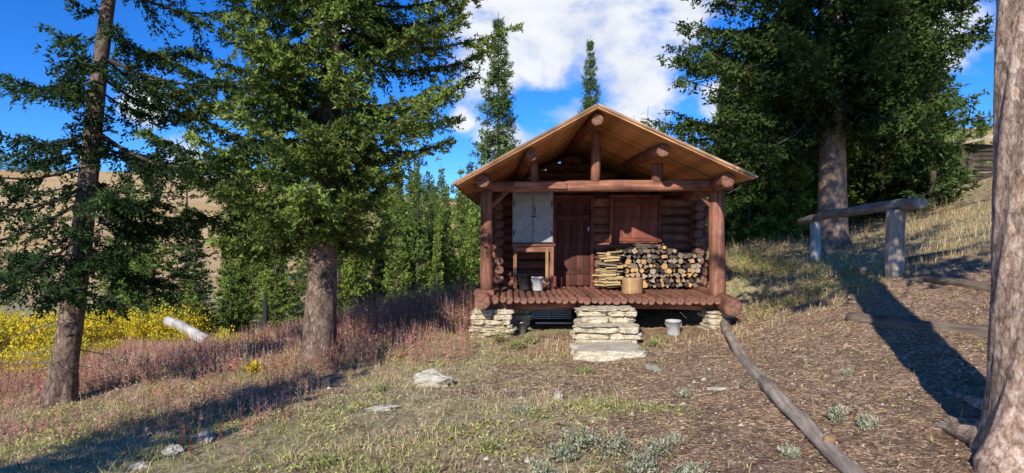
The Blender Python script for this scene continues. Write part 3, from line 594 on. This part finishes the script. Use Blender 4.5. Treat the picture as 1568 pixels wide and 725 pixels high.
for i,(x,y,sx_,sy_,sz) in enumerate([(-1.0,8.3,.46,.3,.28),(.5,7.1,.12,.1,.12),(-2.95,5.7,.15,.12,.10),(-3.05,5.35,.12,.1,.07),(-2.85,6.1,.24,.16,.1),
   (-1.36,6.8,.25,.14,.06),(1.9,8.8,.4,.15,.03),(2.3,7.3,.18,.12,.04)]):
    rock('rock',(x,y,h1(x,y)+sz*.12),(sx_,sy_,sz),M_rock,p=3.0,amp=.45,seed=i+40,rotz=i*1.3)
# ---------------------------------------------------------------- vegetation masses
def scatter(n,x0,x1,y0,y1,dens):
    x=RNG.uniform(x0,x1,n);y=RNG.uniform(y0,y1,n);k=RNG.random(n)<dens(x,y)
    k&=~((x>-.6)&(x<4.2)&(y>11.3)&(y<18));k&=~((x>1.05)&(x<2.15)&(y>9.6)&(y<11.5))
    k&=(np.abs(x)<y*.86+.6);return x[k],y[k]
def blades(x,y,hh,w,lean,cols,sway=.5):
    n=len(x);z=h(x,y)-.01;P=np.stack([x,y,z],1);a=RNG.uniform(0,6.28,n);d=np.stack([np.cos(a),np.sin(a),0*a],1);b2=RNG.uniform(0,6.28,n);wv=np.stack([np.cos(b2),np.sin(b2),0*a],1)*(w*.5)[:,None]
    T=P+d*(hh*lean)[:,None]+np.array([[0,0,1.]])*hh[:,None];M_=P+d*(hh*lean*.3)[:,None]+np.array([[0,0,.6]])*hh[:,None]
    t1=np.stack([P-wv,P+wv,M_+wv*.7],1);t2=np.stack([P-wv,M_+wv*.7,M_-wv*.7],1);t3=np.stack([M_-wv*.7,M_+wv*.7,T],1)
    return np.concatenate([t1,t2,t3]),np.concatenate([cols]*3)
def palette(n,cs,pr_):
    c=np.array(cs)[RNG.choice(len(cs),n,p=pr_)];return c*RNG.uniform(.7,1.25,(n,1))
dn=lambda x,y:(np.clip(grassiness(x,y),.05,1)*(.35+.75*sst(.36,.64,fbm(x*1.3,y*1.3,33)))*(.45+.55*sst(.4,.55,fbm(x*5,y*5,34,2))))*.9
x,y=scatter(200000,-9,8,3.2,12,dn);n=len(x)
gs=sst(.46,.62,fbm(x*.8,y*.8,77))[:,None]
cA=palette(n,[(.80,.66,.38),(.66,.51,.3),(.60,.38,.25),(.40,.40,.15)],[.42,.25,.21,.12]);cB=palette(n,[(.46,.48,.14),(.34,.38,.10),(.70,.58,.28)],[.4,.3,.3])
t1,c1=blades(x,y,RNG.uniform(.02,.085,n)*(1+.9*(RNG.random(n)<.08)),RNG.uniform(.004,.009,n),RNG.uniform(.2,1.3,n),np.where(RNG.random((n,1))<gs,cB,cA))
x,y=scatter(60000,-12,12,10,24,lambda x,y:.8*sst(.3,.6,fbm(x*.9,y*.9,35)));n=len(x)
t2,c2=blades(x,y,RNG.uniform(.05,.22,n),RNG.uniform(.008,.016,n),RNG.uniform(.1,.8,n),palette(n,[(.72,.56,.3),(.40,.38,.13),(.56,.36,.22)],[.6,.12,.28]))
addobj('meadow_grass',trimesh('meadow_grass',[(t1,c1,0),(t2,c2,0)],[M_leaf]))
def leaves(P,dirs,ln,w):
    wv=unit(np.cross(dirs,unit(RNG.normal(0,1,dirs.shape)+np.array([[0,0,.0]]))))*w[:,None]*.5;mid=P+dirs*(ln*.5)[:,None]
    return np.concatenate([np.stack([P,mid+wv,P+dirs*ln[:,None]],1),np.stack([P,P+dirs*ln[:,None],mid-wv],1)])
x,y=scatter(120000,-8,6,3.2,12,lambda x,y:np.clip(grassiness(x,y),0.04,1)*sst(.45,.66,fbm(x*1.1+9,y*1.1,41)));n=len(x)
a=RNG.uniform(0,6.28,n);el_=RNG.uniform(.1,.9,n);D=np.stack([np.cos(a)*np.cos(el_),np.sin(a)*np.cos(el_),np.sin(el_)],1);P=np.stack([x,y,h(x,y)+RNG.uniform(0,.03,n)],1)
tl_=leaves(P,D,RNG.uniform(.015,.05,n),RNG.uniform(.008,.02,n));cl_=palette(n,[(.36,.42,.11),(.54,.54,.17),(.70,.60,.24),(.5,.3,.17)],[.35,.33,.2,.12])
addobj('leafy_ground_cover',trimesh('leafy_ground_cover',[(tl_,np.concatenate([cl_,cl_]),0)],[M_leaf]))
x,y=scatter(95000,-1,8,3.2,12,lambda x,y:(1-grassiness(x,y)*.8)*(.35+.65*sst(.4,.58,fbm(x*2.2,y*2.2,63,3))));n=len(x);a=RNG.uniform(0,6.28,n);ln=RNG.uniform(.015,.05,n)*np.where(RNG.random(n)<.05,3,1)
P0=np.stack([x,y,h(x,y)+.005],1);P1=np.stack([x+np.cos(a)*ln,y+np.sin(a)*ln,h(x+np.cos(a)*ln,y+np.sin(a)*ln)+.007],1)
addobj('forest_litter',trimesh('forest_litter',[(tube_tris(P0,P1,RNG.uniform(.0010,.0030,n),.0010,3),np.tile(palette(n,[(.64,.44,.25),(.48,.29,.17),(.74,.58,.4),(.12,.08,.055)],[.35,.28,.22,.15]),(6,1)),0)],[M_twig]))
x,y=scatter(9000,-7,7,3.2,11.5,lambda x,y:.25+.6*(1-grassiness(x,y)));n=len(x);s=RNG.uniform(.004,.016,n)*np.where(RNG.random(n)<.06,2.2,1);C=np.stack([x,y,h(x,y)+s*.2],1)
dirs=np.array([[1,0,0],[0,1,0],[-1,0,0],[0,-1,0]],float);top=C+np.array([[0,0,1.]])*(s*.8)[:,None]+RNG.normal(0,.2,(n,3))*s[:,None];ring=[C+d*(s*RNG.uniform(.7,1.4,n))[:,None]-np.array([[0,0,.3]])*s[:,None] for d in dirs]
T=np.concatenate([np.stack([ring[i],ring[(i+1)%4],top],1) for i in range(4)]);pc=palette(n,[(.55,.48,.38),(.34,.22,.15),(.16,.10,.07),(.45,.36,.27)],[.25,.3,.25,.2])
addobj('gravel',trimesh('gravel',[(T,np.tile(pc,(4,1)),0)],[M_twig]))
def stalks(x,y,hmin,hmax,nl,ll,lw,cs,pr_,flop=.15,up=(.2,1.0)):
    n=len(x);hh=RNG.uniform(hmin,hmax,n);P0=np.stack([x,y,h(x,y)-.02],1);P1=P0+np.stack([RNG.normal(0,flop,n)*hh,RNG.normal(0,flop,n)*hh,hh],1)
    cc_=palette(n,cs,pr_);parts=[(tube_tris(P0,P1,.003,.0015,3),np.tile(cc_*.7,(6,1)),0)]
    i=np.repeat(np.arange(n),nl);u=RNG.uniform(.2,1.02,len(i));P=P0[i]+(P1-P0)[i]*u[:,None];a=RNG.uniform(0,6.28,len(i));e_=RNG.uniform(up[0],up[1],len(i));D=np.stack([np.cos(a)*np.cos(e_),np.sin(a)*np.cos(e_),np.sin(e_)],1)
    sc=(1.15-u)*RNG.uniform(.7,1.3,len(i));t_=leaves(P,D,ll*sc,lw*sc);c_=cc_[i]*RNG.uniform(.7,1.3,(len(i),1));parts.append((t_,np.concatenate([c_,c_]),0));return parts
RW=[(.58,.24,.19),(.70,.40,.31),(.70,.50,.35),(.42,.38,.14),(.62,.17,.16)];RP=[.32,.32,.2,.1,.06]
x,y=scatter(9000,-11,-1.0,9.5,19,lambda x,y:sst(.36,.55,fbm(x*.6,y*.6,51))*sst(0,1.2,(-x-1.0)-.0*(y-12))*sst(9.5,11.2,y-.0*x+np.where(x<-4,1.2,0))*(1-.8*sst(15,19,y)*(x<-9)))
k=(x<-6.2)&(y>12);pf=stalks(x[~k],y[~k],.22,.55,16,.085,.014,RW,RP);pf+=stalks(x[k],y[k],.1,.3,12,.08,.014,RW,RP)
x,y=scatter(1900,-3.6,-.75,12.2,16,lambda x,y:.9+0*x);pf+=stalks(x,y,.4,.8,18,.08,.015,RW,RP)
x,y=scatter(6500,-9,-2.0,5.2,11,lambda x,y:sst(.38,.58,fbm(x*.7+3,y*.7,52))*sst(-2.0,-3.4,x+.0*y)*.9)
pf+=stalks(x,y,.08,.28,12,.06,.012,RW,[.3,.3,.25,.12,.03])
x,y=scatter(900,-3.2,-.6,9.5,13.2,lambda x,y:.9+0*x);pf+=stalks(x,y,.2,.5,14,.07,.013,RW,RP)
x=np.array([-2.75,-2.7,-2.6,-2.45,-2.5,-2.8,-2.9,-2.3]);y=np.array([5.6,6.0,6.3,6.1,6.4,5.9,5.7,6.6]);pf+=stalks(x,y,.18,.3,45,.035,.014,[(.42,.08,.08)],[1.0],up=(-.2,.8))
addobj('fireweed',trimesh('fireweed',pf,[M_leaf]))
x,y=scatter(1500,3.95,6.2,10.9,18,lambda x,y:sst(.35,.6,fbm(x*1.4,y*1.4,57)));pw=stalks(x,y,.12,.4,14,.09,.018,[(.34,.40,.1),(.5,.28,.16),(.6,.5,.24)],[.35,.25,.4])
x,y=scatter(3000,6,16,14,26,lambda x,y:sst(.35,.6,fbm(x*1.4,y*1.4,58)));pw+=stalks(x,y,.15,.45,10,.09,.02,[(.36,.33,.13),(.5,.28,.17),(.62,.48,.28)],[.2,.4,.4])
addobj('weeds',trimesh('weeds',pw,[M_leaf]))
def bush(cx,cy,r,hh,n,cs,pr_,ll,lw,flat=1.0,tw=24):
    z0=h1(cx,cy);a=RNG.uniform(0,6.28,tw);e_=RNG.uniform(.5,1.5,tw);rr_=RNG.uniform(.45,1,tw);T=np.stack([cx+r*rr_*np.cos(a)*np.cos(e_),cy+r*rr_*np.sin(a)*np.cos(e_),z0+hh*rr_*np.sin(e_)],1)
    B=np.tile([[cx,cy,z0-.03]],(tw,1))+RNG.normal(0,r*.3,(tw,3))*[1,1,0];parts=[(tube_tris(B,T,.004+.004*hh,.002,3),(.16,.12,.08),0)]
    i=RNG.integers(0,tw,n);u=RNG.uniform(.35,1.05,n)[:,None];P=B[i]*(1-u)+T[i]*u+RNG.normal(0,.10,(n,3))*np.array([r,r,hh]);P[:,2]=np.maximum(P[:,2],z0-.1)
    D=unit(RNG.normal(0,.6,(n,3))+np.array([[0,0,.5]])+(T-B)[i]/max(r,hh));c_=palette(n,cs,pr_)*RNG.uniform(.75,1.2,tw)[i][:,None]
    parts.append((leaves(P,D,ll*RNG.uniform(.6,1.3,n),lw*RNG.uniform(.7,1.2,n)),np.concatenate([c_,c_]),0));return parts
pb=[];YE=[(.85,.62,.03),(.75,.62,.06),(.5,.52,.08),(.78,.46,.04)]
rb=random.Random(3)
for _ in range(150):
    d=rb.uniform(14.5,30);px=rb.uniform(-60,300 if d<24 else 330);x_=(px-784)/1000*d
    if d<18 and px>130: continue
    pb+=bush(x_,d,rb.uniform(.6,1.3),rb.uniform(.6,1.3),560,YE,[.4,.3,.15,.15] if rb.random()<.75 else [.1,.2,.6,.1],.09,.045)
for _ in range(26):
    d=rb.uniform(11.2,15.5);px=rb.uniform(-50,60+30*(d-11));x_=(px-784)/1000*d
    pb+=bush(x_,d,rb.uniform(.35,.6),rb.uniform(.25,.5),380,YE,[.4,.3,.2,.1],.06,.028)
for x_,y_,r_ in [(-6.9,16,.55),(-6.3,16.3,.4),(-7.4,16.6,.5),(-8.6,16.8,.6),(-9.2,17.0,.6),(-3.9,9.9,.18)]: pb+=bush(x_,y_,r_,r_*.8,500,YE,[.3,.4,.25,.05],.06,.025)
addobj('yellow_willow_shrubs',trimesh('yellow_willow_shrubs',pb,[M_leaf]))
pb=[];SG=[(.48,.49,.33),(.56,.57,.42),(.34,.38,.21),(.56,.49,.28)]
for x_,y_,r_,hh in [(.55,5.3,.30,.17),(.80,5.12,.28,.16),(.38,5.0,.24,.12),(1.12,5.0,.24,.13),(1.3,5.2,.1,.07),(2.85,5.7,.14,.15),(2.95,5.45,.12,.12),(2.75,7.2,.14,.1),(1.85,7.0,.16,.1),(3.6,7.0,.08,.08),(-.2,5.3,.14,.09),(.1,6.4,.14,.06),(2.1,4.9,.10,.08),(1.0,8.8,.2,.08),(1.95,9.9,.2,.12),(2.3,10.6,.22,.15),(2.5,11.0,.2,.15),(.1,10.6,.25,.2),(-.2,11.2,.25,.25),(.3,11.1,.2,.15),(-1.6,7.9,.2,.08),(.9,4.6,.3,.15),(1.25,4.55,.2,.1),(.2,4.6,.25,.1),(-.6,4.6,.22,.1),(-1.5,5.1,.2,.08),(-1.0,4.7,.2,.07)]:
    gcol=SG if (y_<8 and x_>0) else [(.34,.40,.12),(.5,.5,.19),(.6,.52,.25),(.28,.32,.1)]
    pb+=bush(x_,y_,r_,hh,520,gcol,[.35,.25,.25,.15],.032,.011,tw=30)
addobj('sagebrush',trimesh('sagebrush',pb,[M_leaf]))
# ---------------------------------------------------------------- light, sky, camera
sd=Vector((-.32,-.947,0)).normalized();EL=math.radians(29);sv=Vector((sd.x*math.cos(EL),sd.y*math.cos(EL),math.sin(EL)))
ld=bpy.data.lights.new('sun','SUN');ld.energy=5.0;ld.angle=math.radians(.5);ld.color=(1,.95,.86);lo=bpy.data.objects.new('sun',ld);COL.objects.link(lo);lo.rotation_euler=sv.to_track_quat('Z','Y').to_euler()
w=bpy.data.worlds.new('World');scene.world=w;w.use_nodes=True;nt=w.node_tree;nt.nodes.clear();L=nt.links.new
out=N(nt,'ShaderNodeOutputWorld');bg=N(nt,'ShaderNodeBackground');bg.inputs[1].default_value=.135;L(bg.outputs[0],out.inputs[0])
sk=N(nt,'ShaderNodeTexSky');sk.sky_type='NISHITA';sk.sun_disc=False;sk.sun_elevation=EL;sk.sun_rotation=math.atan2(sd.x,sd.y);sk.altitude=2400;sk.ozone_density=3.0;sk.dust_density=.2;sk.air_density=1.0
hs=N(nt,'ShaderNodeHueSaturation');hs.inputs['Saturation'].default_value=1.3;L(sk.outputs[0],hs.inputs['Color'])
skc=mix(nt,hs.outputs[0],(.58,.95,1.42),1.0,'MULTIPLY')
tc=N(nt,'ShaderNodeTexCoord');vm=N(nt,'ShaderNodeVectorMath',operation='MULTIPLY');vm.inputs[1].default_value=(1,1,1.6);L(tc.outputs['Generated'],vm.inputs[0])
no=N(nt,'ShaderNodeTexNoise',Scale=7.0,Detail=9.0,Roughness=.55,Distortion=.2);L(vm.outputs[0],no.inputs['Vector'])
prev=None
for px,py,R_ in [(900,60,.20),(830,20,.20),(745,85,.13),(960,120,.13),(880,170,.07),(1060,5,.10),(800,225,.09),(230,160,.045),(290,240,.05),(270,265,.05),(1380,10,.10),(1120,150,.06),(707,178,.03),(530,20,.06),(1440,60,.08)]:
    c=Vector(((px-784)/1000,1,(362.5-py)/1000)).normalized()
    dd=N(nt,'ShaderNodeVectorMath',operation='DISTANCE');L(tc.outputs['Generated'],dd.inputs[0]);dd.inputs[1].default_value=c
    mr=N(nt,'ShaderNodeMapRange');mr.inputs[1].default_value=0;mr.inputs[2].default_value=R_;mr.inputs[3].default_value=1;mr.inputs[4].default_value=0;L(dd.outputs['Value'],mr.inputs[0])
    if prev is None: prev=mr.outputs[0]
    else:
        mx=N(nt,'ShaderNodeMath',operation='MAXIMUM');L(prev,mx.inputs[0]);L(mr.outputs[0],mx.inputs[1]);prev=mx.outputs[0]
mm=N(nt,'ShaderNodeMath',operation='MULTIPLY_ADD');L(no.outputs[0],mm.inputs[0]);mm.inputs[1].default_value=3.2;mm.inputs[2].default_value=-1.6
gt=N(nt,'ShaderNodeMapRange');gt.inputs[1].default_value=0;gt.inputs[2].default_value=.3;L(prev,gt.inputs[0])
ad=N(nt,'ShaderNodeMath',operation='ADD');L(mm.outputs[0],ad.inputs[0]);L(prev,ad.inputs[1])
cm=N(nt,'ShaderNodeMapRange');cm.interpolation_type='SMOOTHSTEP';cm.inputs[1].default_value=.2;cm.inputs[2].default_value=.9;L(ad.outputs[0],cm.inputs[0])
cf=N(nt,'ShaderNodeMath',operation='MULTIPLY');L(cm.outputs[0],cf.inputs[0]);L(gt.outputs[0],cf.inputs[1])
cr=ramp(nt,[(.3,(4.3,4.8,5.9)),(.6,(6.8,7.0,7.4))]);L(no.outputs[0],cr.inputs[0])
L(mix(nt,skc,cr.outputs[0],cf.outputs[0]),bg.inputs[0])
cd=bpy.data.cameras.new('camera');cd.sensor_width=36;cd.lens=22.96;cd.clip_end=3000;cd.clip_start=.05
co=bpy.data.objects.new('camera',cd);COL.objects.link(co);co.location=(0,0,1.7);co.rotation_euler=(math.radians(90),0,0);scene.camera=co
scene.view_settings.view_transform='Standard';scene.view_settings.look='None';scene.view_settings.exposure=0
